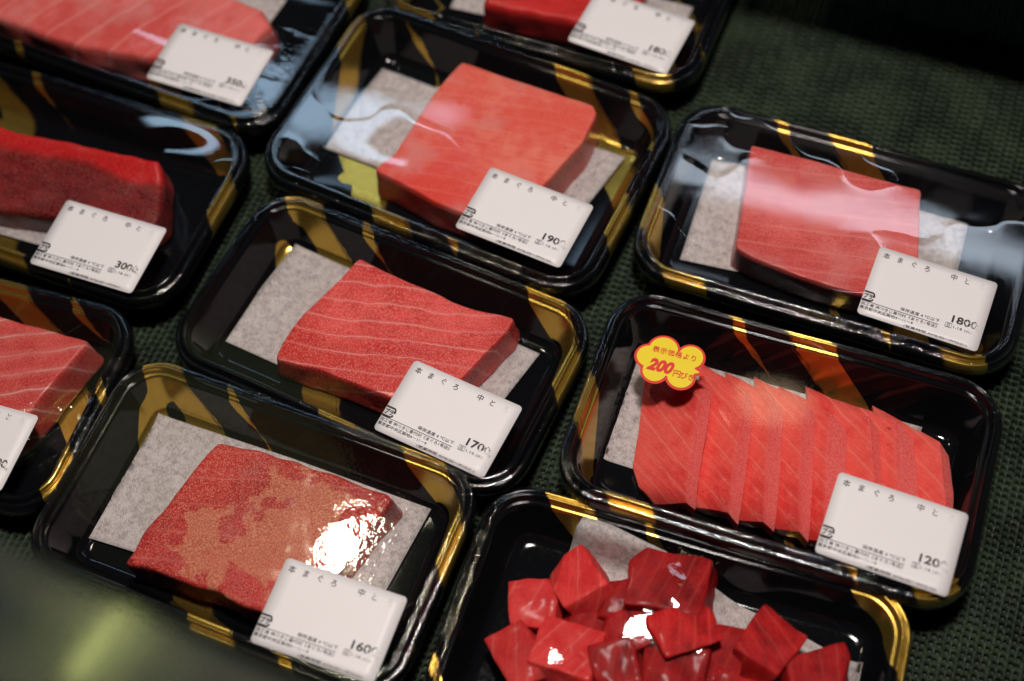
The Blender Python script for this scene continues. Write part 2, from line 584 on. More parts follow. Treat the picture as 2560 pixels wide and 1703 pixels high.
def film_height(L, Wd, H, seed, bulges, amp=1.0):
    rnd = random.Random(seed * 7 + 3)
    waves = [(rnd.uniform(30, 75), rnd.uniform(0, 6.28), rnd.uniform(0, 6.28), rnd.uniform(0.00006, 0.00016) * amp) for _ in range(5)]

    def f(x, y):
        ux, uy = abs(x) / (L / 2 - 0.006), abs(y) / (Wd / 2 - 0.006)
        e = max(0.0, 1 - max(ux, uy) ** 4)
        z = 0.0
        for kf, a, p, A in waves:
            z += A * math.sin(kf * (x * math.cos(a) + y * math.sin(a)) + p)
        z *= e
        for bx, by, bz, sx_, sy_ in bulges:
            z += e * bz * math.exp(-((x - bx) / sx_) ** 2 - ((y - by) / sy_) ** 2)
        return H + 0.0004 + z
    return f


def film_mesh(L, Wd, H, rad, seed, fh):
    rnd = random.Random(seed)
    k = H / 0.030
    rings, rim = [], []
    skirt = [(-0.0006, 0.0205 * k, 0.9), (-0.0005, 0.0232 * k, 0.9), (-0.0001, 0.0256 * k, 0.9), (0.0006, 0.0268 * k, 0.9), (0.0012, 0.0276 * k, 0.9), (0.0018, 0.0279 * k, 0.9),
             (0.0025, 0.0277 * k, 0.8), (0.0031, 0.0281 * k, 0.8), (0.0038, 0.0298 * k, 0.7), (0.0044, 0.0304 * k, 0.6)]
    for d, z, m in skirt:
        rings.append([(x, y, z) for x, y in rr(L - 2 * d, Wd - 2 * d, rad - d, 10, 22)])
        rim.append(m)
    n = len(rings[0])
    base = rr(L - 0.0100, Wd - 0.0100, rad - 0.0050, 10, 22)
    for s_ in [1.0, 0.975, 0.95, 0.92, 0.885, 0.85, 0.81, 0.77, 0.73, 0.69, 0.65, 0.61, 0.57, 0.53, 0.49, 0.45, 0.41, 0.37, 0.33, 0.29, 0.25, 0.21, 0.17, 0.13, 0.09, 0.05]:
        ring = [(x * s_, y * s_, fh(x * s_, y * s_)) for x, y in base]
        rings.append(ring)
        rim.append(0.5 if s_ == 1.0 else (0.12 if s_ > 0.96 else 0.0))
    verts, faces = loft(rings, None, (0, 0, fh(0, 0)))
    me = bpy.data.meshes.new('cling_film')
    me.from_pydata(verts, [], faces)
    a = me.attributes.new('rim', 'FLOAT', 'POINT')
    vals = []
    for m in rim:
        vals += [m] * n
    vals.append(0.0)
    a.data.foreach_set('value', vals)
    smooth(me)
    return me


# ------------------------------------------------------------------ lettering
_fc = [0]


def text_mesh(items, zf, tx):
    """items: (string, x, y, size, opts) in the label's own metres, left baseline; tx maps label xy to tray xy.
    Returns a flat mesh lying on the label."""
    V, F = [], []
    for s, x, y, size, opt in items:
        c = bpy.data.curves.new('lettering_curve', 'FONT')
        c.body = s
        c.size = size
        c.resolution_u = 3
        c.space_character = opt.get('space', 1.0)
        c.shear = opt.get('shear', 0.0)
        c.offset = opt.get('offset', 0.0)
        o = bpy.data.objects.new('lettering_curve', c)
        COL.objects.link(o)
        bpy.context.view_layer.update()
        dg = bpy.context.evaluated_depsgraph_get()
        me = bpy.data.meshes.new_from_object(o.evaluated_get(dg))
        xs = [v.co.x for v in me.vertices]
        sx_ = opt.get('sx', 1.0)
        if 'width' in opt and xs:
            sx_ = opt['width'] / max(1e-6, max(xs) - min(xs))
        x0 = min(xs) if xs and 'width' in opt else 0.0
        ra = opt.get('rot', 0.0)
        b = len(V)
        for v in me.vertices:
            px, py = (v.co.x - x0) * sx_, v.co.y * opt.get('sy', 1.0)
            V.append((x + px * math.cos(ra) - py * math.sin(ra), y + px * math.sin(ra) + py * math.cos(ra)))
        for p in me.polygons:
            F.append([b + i for i in p.vertices])
        bpy.data.objects.remove(o)
        bpy.data.curves.remove(c)
        bpy.data.meshes.remove(me)
    return V, F


def stroke(pts, w):
    """thick polyline as quads"""
    V, F = [], []
    P = [Vector(p) for p in pts]
    for i, p in enumerate(P):
        d = (P[min(i + 1, len(P) - 1)] - P[max(i - 1, 0)]).normalized()
        nrm = Vector((-d.y, d.x))
        V += [tuple(p + nrm * w / 2), tuple(p - nrm * w / 2)]
    for i in range(len(P) - 1):
        F.append([2 * i, 2 * i + 1, 2 * i + 3, 2 * i + 2])
    return V, F


def merge(parts):
    V, F = [], []
    for v, f in parts:
        b = len(V)
        V += v
        F += [[b + i for i in q] for q in f]
    return V, F


def flat_object(name, VF, zf, pose, lift, mat, parent):
    """flat outline shape laid on the film: pose = (x, y, angle) in tray space; object origin at the label centre"""
    x0, y0, a = pose
    ca, sa = math.cos(a), math.sin(a)
    z0 = zf(x0, y0)
    V, F = VF
    me = bpy.data.meshes.new(name)
    me.from_pydata([(x, y, zf(x0 + ca * x - sa * y, y0 + sa * x + ca * y) - z0 + lift) for x, y in V], [], F)
    o = link(name, me, mat, parent)
    o.location = (x0, y0, z0)
    o.rotation_euler = (0, 0, a)
    # keep everything face up
    if me.polygons and sum(p.normal.z for p in me.polygons) < 0:
        me.flip_normals()
    return o


LABEL_W, LABEL_H = 0.0575, 0.0401


def label_sheet():
    out = rr(LABEL_W, LABEL_H, 0.0020, 6, 8)
    V, F = [], []
    n = len(out)
    sc = [1.0, 0.8, 0.6, 0.4, 0.2]
    for s_ in sc:
        V += [(x * s_, y * s_) for x, y in out]
    for k in range(len(sc) - 1):
        for i in range(n):
            j = (i + 1) % n
            F.append([k * n + i, k * n + j, (k + 1) * n + j, (k + 1) * n + i])
    V.append((0, 0))
    for i in range(n):
        F.append([(len(sc) - 1) * n + i, (len(sc) - 1) * n + (i + 1) % n, len(V) - 1])
    return V, F


_common = {}


def label_print(price):
    mm = 0.001
    if 'c' not in _common:
        it = []
        for ch, x in (('本', -26.0), ('ま', -19.4), ('ぐ', -12.6), ('ろ', -6.1), ('中', 6.9), ('と', 13.2), ('ろ', 20.4)):
            it.append((ch, x * mm, 14.3 * mm, 3.7 * mm, {'sx': 0.95}))
        it.append(('保存温度 4 ℃以下', -10.3 * mm, -11.1 * mm, 2.0 * mm, {'width': 18.8 * mm}))
        it.append(('加工者 ㈱つきじ喜代村《まぐろ1号店》', -28.3 * mm, -14.4 * mm, 1.9 * mm, {'width': 36.5 * mm}))
        it.append(('東京都中央区築地4－11－9', -28.3 * mm, -16.7 * mm, 1.9 * mm, {'width': 25.5 * mm}))
        it.append(('(営業時間 AM6:00～PM3:00)', -6.4 * mm, -19.2 * mm, 1.6 * mm, {'width': 30.0 * mm}))
        it.append(('1.16', 15.2 * mm, -11.6 * mm, 1.9 * mm, {'width': 4.2 * mm}))
        it.append(('(火)', 20.4 * mm, -11.6 * mm, 1.7 * mm, {'width': 3.4 * mm}))
        it.append(('日', 11.85 * mm, -11.55 * mm, 1.9 * mm, {'sx': 1.0}))
        it.append(('円', 25.2 * mm, -9.6 * mm, 1.5 * mm, {}))
        box = [(11.4, -12.0), (14.3, -12.0), (14.3, -9.6), (11.4, -9.6), (11.4, -12.0)]
        _common['c'] = merge([text_mesh(it, None, None), stroke([(-28.5 * mm, -12.25 * mm), (8.5 * mm, -12.25 * mm)], 0.22 * mm),
                              stroke([(x * mm, y * mm) for x, y in box], 0.22 * mm)])
        # plastics recycling mark cut by the label's edge
        mk = [(-28.6, -6.9), (-24.2, -6.9), (-23.6, -7.6), (-23.6, -8.6)]
        mk2 = [(-28.6, -11.6), (-24.6, -11.6), (-23.8, -11.0), (-23.8, -10.2)]
        arrow = ([(-24.3 * mm, -8.5 * mm), (-22.8 * mm, -8.5 * mm), (-23.55 * mm, -9.5 * mm)], [[0, 1, 2]])
        pl = text_mesh([('プラ', -28.2 * mm, -10.5 * mm, 3.2 * mm, {'width': 4.1 * mm, 'offset': 0.00008})], None, None)
        _common['m'] = merge([stroke([(x * mm, y * mm) for x, y in mk], 0.85 * mm), stroke([(x * mm, y * mm) for x, y in mk2], 0.85 * mm), arrow, pl])
    pr = text_mesh([(price, 13.6 * mm, -8.6 * mm, 5.4 * mm, {'width': 12.0 * mm, 'offset': 0.00012})], None, None)
    return merge([_common['c'], pr]), _common['m']


# ------------------------------------------------------------------ tray builder
TRAYS = {}


def make_tray(key, cx, cy, deg, L, Wd, H, off, flip, label, price=None, lpose=None, bulges=(), amp=1.0, rad=0.0235):
    a = R(deg)
    root = bpy.data.objects.new('food_tray', None)
    root.empty_display_size = 0.05
    COL.objects.link(root)
    root.location = (cx, cy, 0.0)
    root.rotation_euler = (0, 0, a)
    tag(root, label, 'food tray', 'film-wrapped tuna trays on the green mat')
    seed = sum(ord(c) for c in key)
    link('tray_shell', tray_shell(L, Wd, H, rad, seed, off, flip), M_TRAY, root)
    ca, sa = math.cos(a), math.sin(a)

    def local(x, y):
        return (ca * (x - cx) + sa * (y - cy), -sa * (x - cx) + ca * (y - cy))
    lb = [(*local(bx, by), bz, s1, s2) for bx, by, bz, s1, s2 in bulges]
    fh = film_height(L, Wd, H, seed, lb, amp)
    link('cling_film', film_mesh(L, Wd, H, rad, seed, fh), {'c00': M_FILM_W, 'c160': M_FILM_C, 'cube': M_FILM_D, 'c350': M_FILM_C}.get(key, M_FILM), root)
    if lpose:
        lx, ly = local(lpose[0], lpose[1])
        pose = (lx, ly, R(lpose[2]) - a)
        lab = flat_object('price_label', label_sheet(), fh, pose, 0.00035, M_LABEL, root)
        smooth(lab.data)
        sol = lab.modifiers.new('thickness', 'SOLIDIFY')
        sol.thickness = 0.00012
        sol.offset = 1.0
        lab['label'] = 'white price label with 本まぐろ 中とろ printed in worn black'
        txt, mark = label_print(price)
        for nm, vf, mt in (('lettering', txt, M_INK), ('recycling_mark', mark, M_INKS)):
            o = flat_object(nm, vf, fh, pose, 0.00075, mt, root)
            o.parent = lab
            o.location = (0, 0, 0)
            o.rotation_euler = (0, 0, 0)
    TRAYS[key] = (root, fh, local, a, L, Wd, H, rad)
    return root


make_tray('c1900', -0.0128, 0.4490, -31.2, 0.1900, 0.1290, 0.033, -0.070, False,
          'large deep black tray holding the wide pink tuna block, price label 1900', '1900', (0.0121, 0.395, -31.1),
          [(-0.05, 0.43, 0.0014, 0.022, 0.02)], 1.0)
make_tray('c170', -0.0628, 0.3406, -31.0, 0.1885, 0.1095, 0.029, -0.044, False,
          'black tray with the white-lined red tuna block and label 1700, centre of the display', '1700', (-0.0328, 0.2904, -32.0),
          [], 0.5)
make_tray('c1800', 0.1660, 0.3745, -25.5, 0.1895, 0.1125, 0.030, -0.043, True,
          'black tray with the smooth pink tuna block beside the bare mat, label 1800', '1800', (0.1984, 0.3287, -28.0),
          [], 0.35)
make_tray('c120', 0.1168, 0.2628, -24.2, 0.1875, 0.1130, 0.0360, -0.052, True,
          'black tray of fanned tuna slices with the yellow discount sticker, label 1200', '1200', (0.1552, 0.2115, -26.5),
          [], 0.35)
make_tray('c160', -0.1240, 0.2512, -26.8, 0.1865, 0.1150, 0.031, -0.045, False,
          'black tray with the frosted red tuna block behind the blurred glass edge, label 1600', '1600', (-0.0898, 0.1988, -24.5),
          [(-0.15, 0.25, 0.0008, 0.025, 0.03)], 0.7)
make_tray('cube', 0.0535, 0.1715, -22.8, 0.1940, 0.1150, 0.0272, -0.030, False,
          'black tray of red tuna cubes under bulging shiny film, no label in view', None, None,
          [(0.0602, 0.199, 0.0034, 0.016, 0.013), (0.021, 0.206, 0.0010, 0.011, 0.010), (0.002, 0.183, 0.0009, 0.012, 0.010),
           (0.038, 0.190, 0.0010, 0.010, 0.009), (0.062, 0.182, 0.0009, 0.011, 0.009)], 0.5)
make_tray('c3000', -0.2290, 0.4550, -26.0, 0.1890, 0.1130, 0.030, 0.088, False,
          'black tray with the long dark red tuna bar, price label 3000', '3000', (-0.2015, 0.404, -24.6),
          [(-0.165, 0.455, 0.002, 0.02, 0.016)], 1.2)
make_tray('c350', -0.1880, 0.5785, -29.0, 0.2350, 0.1350, 0.031, 0.0, False,
          'black tray with the big pale pink tuna slab cut off by the corner, label 3500', '3500', (-0.1472, 0.5134, -26.5),
          [(-0.19, 0.54, 0.002, 0.05, 0.02)], 1.6)
make_tray('c18x', 0.0480, 0.5582, -26.5, 0.1850, 0.1150, 0.030, 0.018, False,
          'black tray with a deep red tuna block cut off at the top edge', '1800', (0.0798, 0.5095, -31.0),
          [], 1.0)
make_tray('c00', -0.2836, 0.3465, -22.0, 0.1850, 0.1130, 0.029, 0.048, False,
          'black tray half out of view with crinkled film and broadly striped tuna', '2800', (-0.2587, 0.3040, -22.0),
          [], 0.8)


# ------------------------------------------------------------------ discount sticker on the slices tray
def make_sticker():
    root, fh, local, a = TRAYS['c120'][:4]
    lx, ly = local(0.0718, 0.3039)
    pose = (lx, ly, R(-22.0) - a)
    mm = 0.001
    lobes = [(-4.6, 6.0, 7.8), (8.4, 5.6, 6.9), (-10.4, 1.0, 6.7), (-5.9, -5.6, 6.7), (6.2, -5.2, 7.2), (0, 0, 8.0)]

    def outline(shrink, tip):
        pts = []
        for i in range(180):
            t = 2 * math.pi * i / 180
            d = Vector((math.cos(t), math.sin(t)))
            best = 0
            for x, y, r_ in lobes:
                c = Vector((x, y))
                bq = d.dot(c)
                disc = bq * bq - c.length_squared + (r_ - shrink) ** 2
                if disc > 0:
                    best = max(best, bq + math.sqrt(disc))
            deg = math.degrees(t)
            for (ta, tr_, half) in tip:
                dd = abs((deg - ta + 180) % 360 - 180)
                if dd < half:
                    best = max(best, tr_ - (tr_ - best) * dd / half if best < tr_ else best)
            pts.append((d.x * best * mm, d.y * best * mm))
        return pts

    def fan(pts):
        n = len(pts)
        V = list(pts) + [(x * 0.5, y * 0.5) for x, y in pts] + [(0, 0)]
        F = [[i, (i + 1) % n, n + (i + 1) % n, n + i] for i in range(n)] + [[n + i, n + (i + 1) % n, 2 * n] for i in range(n)]
        return V, F
    st = flat_object('discount_sticker', fan(outline(0.0, [(-4.5, 18.0, 9)])), fh, pose, 0.00035, M_RED, root)
    st['label'] = 'cloud-shaped yellow sticker with red rim reading 表示価格より 200円びき'
    fc = flat_object('sticker_face', fan(outline(1.15, [(-4.5, 14.6, 8)])), fh, pose, 0.00065, M_YEL, root)
    it = []
    for i, ch in enumerate('表示価格より'):
        it.append((ch, (-9.6 + 3.55 * i) * mm, (4.1 - 0.0 * i) * mm, 3.4 * mm, {'rot': R(-1.0 * i + 2), 'offset': 0.00003}))
    it.append(('200', -10.0 * mm, -5.4 * mm, 8.2 * mm, {'width': 12.4 * mm, 'shear': 0.28, 'offset': 0.00042}))
    it.append(('円', 2.3 * mm, -6.0 * mm, 4.0 * mm, {'offset': 0.00004}))
    it.append(('びき', 6.1 * mm, -6.0 * mm, 3.6 * mm, {'width': 6.3 * mm, 'offset': 0.00004}))
    le = flat_object('lettering', text_mesh(it, None, None), fh, pose, 0.00095, M_RED, root)
    for o in (fc, le):
        o.parent = st
        o.location = (0, 0, 0)
        o.rotation_euler = (0, 0, 0)


make_sticker()


# ------------------------------------------------------------------ absorbent papers
def tray_top(key, x, y):
    root, fh, local, a, L, Wd, H, rad = TRAYS[key]
    lx, ly = local(x, y)
    qx, qy = abs(lx) - (L / 2 - rad), abs(ly) - (Wd / 2 - rad)
    sd = math.hypot(max(qx, 0), max(qy, 0)) + min(max(qx, qy), 0) - rad
    d = -sd
    P = PROFILE[FIRST_TOP:]
    k = H / 0.030
    for i in range(len(P) - 1):
        if P[i][0] <= d <= P[i + 1][0]:
            t = (d - P[i][0]) / max(1e-9, P[i + 1][0] - P[i][0])
            return k * (P[i][1] + (P[i + 1][1] - P[i][1]) * t)
    return k * P[-1][1] if d > P[-1][0] else 0.0


def make_paper(key, quad, label, curl=0.0, seed=1):
    c = Vector((sum(p[0] for p in quad) / 4, sum(p[1] for p in quad) / 4))
    n = 34
    V, F = [], []
    for j in range(n + 1):
        for i in range(n + 1):
            s_, t = i / n, j / n
            p = (Vector(quad[0]) * (1 - s_) + Vector(quad[1]) * s_) * (1 - t) + (Vector(quad[3]) * (1 - s_) + Vector(quad[2]) * s_) * t
            root, fh, loc, ta, tL, tW = TRAYS[key][:6]
            lx, ly = loc(p.x, p.y)
            lx = max(-tL / 2 + 0.0172, min(tL / 2 - 0.0172, lx))
            ly = max(-tW / 2 + 0.0172, min(tW / 2 - (0.0075 if curl else 0.0172), ly))
            p = Vector((root.location.x + math.cos(ta) * lx - math.sin(ta) * ly, root.location.y + math.sin(ta) * lx + math.cos(ta) * ly))
            w = mnoise.noise(Vector((p.x * 40, p.y * 40, seed * 3.1)))
            edge = max(abs(s_ - 0.5), abs(t - 0.5)) * 2
            z = 0.0041 + 0.0005 * w * edge + max(0, edge - 0.8) * 5 * (0.0006 + curl * max(0, w))
            rr_ = 0.004 if curl else 0.0008
            z = max(z, min(0.024, max(tray_top(key, p.x + dx, p.y + dy) for dx in (-rr_, 0, rr_) for dy in (-rr_, 0, rr_)) + 0.0004))
            V.append((p.x - c.x, p.y - c.y, z))
    for j in range(n):
        for i in range(n):
            F.append((j * (n + 1) + i, j * (n + 1) + i + 1, (j + 1) * (n + 1) + i + 1, (j + 1) * (n + 1) + i))
    me = bpy.data.meshes.new('absorbent_sheet')
    me.from_pydata(V, [], F)
    smooth(me)
    o = link('absorbent_sheet', me, M_PAPER)
    o.location = (c.x, c.y, 0)
    if me.polygons[0].normal.z < 0:
        me.flip_normals()
    md = o.modifiers.new('thickness', 'SOLIDIFY')
    md.thickness = 0.0003
    tag(o, label, 'absorbent paper', 'absorbent sheets under the tuna')


make_paper('c170', [(-0.107, 0.4111), (0.0130, 0.3331), (-0.0265, 0.286), (-0.1456, 0.3587)], 'grey fibrous paper under the white-lined red block labelled 1700', 0, 1)
make_paper('c160', [(-0.1811, 0.3228), (-0.0440, 0.2580), (-0.0770, 0.2040), (-0.2083, 0.2596)], 'grey fibrous paper under the frosted tuna block labelled 1600', 0, 2)
make_paper('c1900', [(-0.0572, 0.5225), (0.0690, 0.4457), (0.0319, 0.401), (-0.0930, 0.4727)], 'grey fibrous paper under the wide pink block labelled 1900', 0, 3)
make_paper('c1800', [(0.1146, 0.4390), (0.2420, 0.3950), (0.2150, 0.3330), (0.0890, 0.3795)], 'grey fibrous paper under the smooth pink block beside the bare mat', 0, 4)
make_paper('c120', [(0.0574, 0.3320), (0.1890, 0.2741), (0.1600, 0.2140), (0.0320, 0.276)], 'grey fibrous paper under the fanned tuna slices', 0, 5)
make_paper('cube', [(0.0259, 0.2400), (0.1500, 0.1550), (0.1090, 0.1000), (-0.0161, 0.1867)], 'brownish grey paper turned askew under the tuna cubes', 0.003, 6)
make_paper('c3000', [(-0.290, 0.487), (-0.190, 0.445), (-0.212, 0.4130), (-0.2900, 0.4470)], 'grey fibrous paper edge showing under the long dark red bar', 0, 7)
make_paper('c350', [(-0.225, 0.634), (-0.1104, 0.5798), (-0.1420, 0.5280), (-0.255, 0.585)], 'pale paper beside the big pale pink slab in the corner', 0, 8)
make_paper('c18x', [(0.0010, 0.602), (0.1200, 0.5450), (0.1030, 0.5120), (-0.0170, 0.5620)], 'pale paper under the deep red block at the top edge', 0, 9)
make_paper('c00', [(-0.335, 0.4100), (-0.2358, 0.3760), (-0.2500, 0.3180), (-0.350, 0.355)], 'small grey paper corner behind the broadly striped tuna', 0, 10)


# ------------------------------------------------------------------ tuna blocks
def resample(poly, n):
    P = [Vector(p) for p in poly]
    m = len(P)
    ls = [(P[(i + 1) % m] - P[i]).length for i in range(m)]
    tot = sum(ls)
    out = []
    for i in range(m):
        k = max(2, round(n * ls[i] / tot))
        for j in range(k):
            out.append(P[i].lerp(P[(i + 1) % m], j / k))
    return out


def round_poly(poly, amount=0.22):
    P = [Vector(p) for p in poly]
    m = len(P)
    out = []
    for i in range(m):
        a, b, c = P[i - 1], P[i], P[(i + 1) % m]
        la, lc = (a - b).length, (c - b).length
        r_ = min(0.0018, la * amount, lc * amount)
        p, q = b + (a - b).normalized() * r_, b + (c - b).normalized() * r_
        out += [p, b * 0.5 + (p + q) * 0.25, q]
    return out


def make_block(poly, zt, label, mat, expand=0.0015, shift=(0, 0), bevel=0.0022, seed=1, tilt=(0, 0), rough=0.0006, cat='tuna block', name='tuna_block', tops=None):
    pts = resample(round_poly(poly), 170)
    c = sum(pts, Vector((0, 0))) / len(pts)
    ar = sum(pts[i].x * pts[(i + 1) % len(pts)].y - pts[(i + 1) % len(pts)].x * pts[i].y for i in range(len(pts)))
    if ar < 0:
        pts.reverse()
    m = len(pts)
    nrm = []
    for i in range(m):
        d = (pts[(i + 2) % m] - pts[i - 2])
        nrm.append(Vector((d.y, -d.x)).normalized())
    nz = lambda p, s_, k: mnoise.noise(Vector((p.x * s_, p.y * s_, seed * 5.7 + k)))
    zb = 0.0048

    def top(p):
        z = zt + tilt[0] * (p.x - c.x) + tilt[1] * (p.y - c.y)
        if tops:
            z += tops(p)
        return z
    def surf(p):
        return top(p) + rough * nz(p, 55, 9) + rough * 0.5 * nz(p, 120, 9)
    rings = []
    for fz, inset in ((0.0, 0.0), (0.08, 0.0), (0.3, 0), (0.55, 0), (0.8, 0)):
        ring = []
        for p, nn in zip(pts, nrm):
            e = expand * (1 - fz)
            w = rough * 1.4 * nz(p, 90, fz * 3)
            q = p + nn * (e + w) + Vector(shift) * (1 - fz)
            zz = zb + (top(p) - bevel - zb) * fz
            ring.append((q.x - c.x, q.y - c.y, zz))
        rings.append(ring)
    for t in (0.25, 0.5, 0.75, 1.0):
        an = t * math.pi / 2
        ring = []
        for p, nn in zip(pts, nrm):
            w = rough * 1.4 * nz(p, 90, 2.4)
            q = p + nn * (w - bevel * (1 - math.cos(an)))
            ring.append((q.x - c.x, q.y - c.y, surf(q) - bevel * (1 - math.sin(an))))
        rings.append(ring)
    verts, faces = loft(rings, (0, 0, zb))
    first = (len(rings) - 1) * m
    bm = bmesh.new()
    bv = [bm.verts.new(v) for v in verts]
    for f in faces:
        bm.faces.new([bv[q] for q in f])
    cap = bm.faces.new([bv[first + q] for q in range(m)])
    bm.normal_update()
    flats = [cap]
    lo = [min(v[q] for v in verts) for q in (0, 1)]
    hi = [max(v[q] for v in verts) for q in (0, 1)]
    for ax in (0, 1):
        nrmv = Vector((1, 0, 0)) if ax == 0 else Vector((0, 1, 0))
        q = lo[ax] + 0.004
        while q < hi[ax]:
            ed = list({e for f in flats for e in f.edges})
            vs = list({v for f in flats for v in f.verts})
            res = bmesh.ops.bisect_plane(bm, geom=vs + ed + flats, dist=1e-6, plane_co=nrmv * q, plane_no=nrmv)
            flats = [g_ for g_ in res['geom'] if isinstance(g_, bmesh.types.BMFace)]
            q += 0.004
    bound = set(bv)
    for v in {v for f in flats for v in f.verts}:
        if v not in bound:
            p = Vector((v.co.x + c.x, v.co.y + c.y))
            v.co.z = surf(p)
    bmesh.ops.triangulate(bm, faces=[f for f in bm.faces if len(f.verts) > 4])
    me = bpy.data.meshes.new(name)
    bm.to_mesh(me)
    bm.free()
    smooth(me)
    o = link(name, me, mat)
    o.location = (c.x, c.y, 0)
    tag(o, label, cat, 'tuna pieces in the trays')
    return o


A15 = R(-15)
mm170 = mat_meat('tuna_lined', rgb(0.86, 0.090, 0.088), rgb(0.62, 0.024, 0.031), (0.92, 0.40, 0.36), R(-14), 0.0098, 0.035, 0.80, 0.012, 0.75, 0.27, 0.11, grad=(R(60), 0.0, -0.045, (0.62, 0.020, 0.024)))
mm160 = mat_meat('tuna_frosted', rgb(0.56, 0.028, 0.028), rgb(0.40, 0.010, 0.014), (0.70, 0.22, 0.18), R(-12), 0.014, 0.03, 0.4, 0.006, 0.7, 0.22, 0.53, frost=1.0)
mm1900 = mat_meat('tuna_salmon', rgb(0.92, 0.250, 0.180), rgb(0.84, 0.120, 0.085), (0.92, 0.34, 0.26), R(-20), 0.0085, 0.04, 0.30, 0.012, 0.2, 0.30, 0.9, pale=0.5, spots=0.4, grad=(R(58), 0.01, -0.05, (0.80, 0.055, 0.040)))
mm1800 = mat_meat('tuna_rose', rgb(0.80, 0.150, 0.135), rgb(0.66, 0.075, 0.068), (0.86, 0.32, 0.28), R(-16), 0.0115, 0.035, 0.5, 0.003, 0.35, 0.28, 1.7, pale=0.3, spots=0.15, grad=(R(62), -0.005, -0.06, (0.52, 0.030, 0.034)))
mm3000 = mat_meat('tuna_dark', rgb(0.20, 0.007, 0.010), rgb(0.10, 0.004, 0.006), (0.40, 0.05, 0.04), R(-24), 0.010, 0.04, 0.3, 0.004, 0.25, 0.20, 2.2, pale=0.10, grad=(R(66), 0.010, 0.017, (0.58, 0.008, 0.014)))
mm350 = mat_meat('tuna_pale', rgb(0.86, 0.19, 0.17), rgb(0.72, 0.09, 0.08), (0.92, 0.42, 0.38), R(38), 0.017, 0.03, 0.6, 0.008, 0.25, 0.36, 2.9, pale=0.5)
mm18x = mat_meat('tuna_red', rgb(0.66, 0.014, 0.018), rgb(0.50, 0.006, 0.010), (0.60, 0.10, 0.08), R(-20), 0.012, 0.03, 0.25, 0.004, 0.3, 0.35, 3.3)
mm00 = mat_meat('tuna_striped', rgb(0.70, 0.085, 0.080), rgb(0.54, 0.035, 0.036), (0.76, 0.36, 0.31), R(2), 0.0108, 0.085, 0.8, 0.008, 0.5, 0.36, 4.1, spots=0.7)
mmsl = mat_meat('tuna_slice', rgb(0.93, 0.120, 0.095), rgb(0.76, 0.048, 0.046), (0.96, 0.30, 0.22), R(-62), 0.0085, 0.05, 0.55, 0.008, 0.15, 0.32, 5.2, fine_lines=0.35, spots=0.6)
mmcu = mat_meat('tuna_cube', rgb(0.44, 0.009, 0.011), rgb(0.20, 0.002, 0.005), (0.64, 0.08, 0.06), R(70), 0.0065, 0.07, 0.34, 0.006, 0.06, 0.46, 6.4, coat=0.03, fine_lines=0.2, vary=0.5, spec=0.10)

make_block([(-0.0719, 0.3857), (-0.0516, 0.3717), (-0.0206, 0.3518), (0.0021, 0.343), (-0.0009, 0.3376), (-0.0126, 0.326), (-0.0257, 0.3131), (-0.0345, 0.3048),
            (-0.0576, 0.3056), (-0.0766, 0.3164), (-0.0949, 0.3261), (-0.1144, 0.3349), (-0.1104, 0.3446), (-0.1003, 0.3584), (-0.086, 0.3703)], 0.0245,
           'red tuna block crossed by thin white sinew lines, in the tray labelled 1700', mm170, 0.0028, (0.0, 0.001), 0.0007, 1, rough=0.0005,
           tops=lambda p: -0.0035 * max(0.0, min(1.0, (-0.088 - p.x) / 0.03)))
make_block([(-0.1408, 0.2915), (-0.1187, 0.2837), (-0.092, 0.2711), (-0.0629, 0.2574), (-0.0601, 0.2534), (-0.0733, 0.2397), (-0.0833, 0.2275), (-0.1093, 0.2015),
            (-0.1201, 0.2069), (-0.1405, 0.2183), (-0.1695, 0.2312), (-0.1813, 0.2354), (-0.1777, 0.2411), (-0.1723, 0.2509), (-0.1648, 0.2606), (-0.1535, 0.2764)], 0.0268,
           'red tuna block with a tan frosted bloom and glaring wet highlights', mm160, 0.0022, (0, 0.002), 0.0018, 2, rough=0.0008)
make_block([(-0.0124, 0.5007), (0.0540, 0.4629), (0.0550, 0.458), (0.0467, 0.4412), (0.0223, 0.4146), (-0.004, 0.3965), (-0.0169, 0.4029), (-0.0328, 0.4129),
            (-0.0477, 0.4253), (-0.0615, 0.4353), (-0.051, 0.4451), (-0.0395, 0.4635), (-0.0277, 0.4824)], 0.0295,
           'broad salmon-pink tuna block with a flat smooth top, label 1900 over its corner', mm1900, 0.0018, (0, 0.002), 0.0011, 3, rough=0.0004)
make_block([(0.1313, 0.4292), (0.1627, 0.415), (0.1998, 0.3964), (0.21, 0.3919), (0.2002, 0.3528), (0.1898, 0.330), (0.1686, 0.336), (0.1534, 0.3425),
            (0.1382, 0.3514), (0.122, 0.3612), (0.1138, 0.3691), (0.1161, 0.3775), (0.1206, 0.3912), (0.1259, 0.4096)], 0.0282,
           'rose-pink tuna block under a pale light streak, in the tray beside the bare mat', mm1800, 0.0004, (0.0, 0.004), 0.0009, 4, rough=0.0003)
make_block([(-0.285, 0.499), (-0.2602, 0.4886), (-0.2177, 0.4726), (-0.1740, 0.4555), (-0.1727, 0.4485), (-0.1728, 0.4218), (-0.1775, 0.4164), (-0.2279, 0.4294),
            (-0.2553, 0.437), (-0.285, 0.448)], 0.0235,
           'long dark red tuna bar with a bright red back edge, above label 3000', mm3000, 0.001, (0, 0.002), 0.0030, 5, rough=0.0007,
           tops=lambda p: 0.005 * max(0.0, min(1.0, ((p.y - 0.4555) + 0.40 * (p.x + 0.174)) / 0.012 + 1.0)))
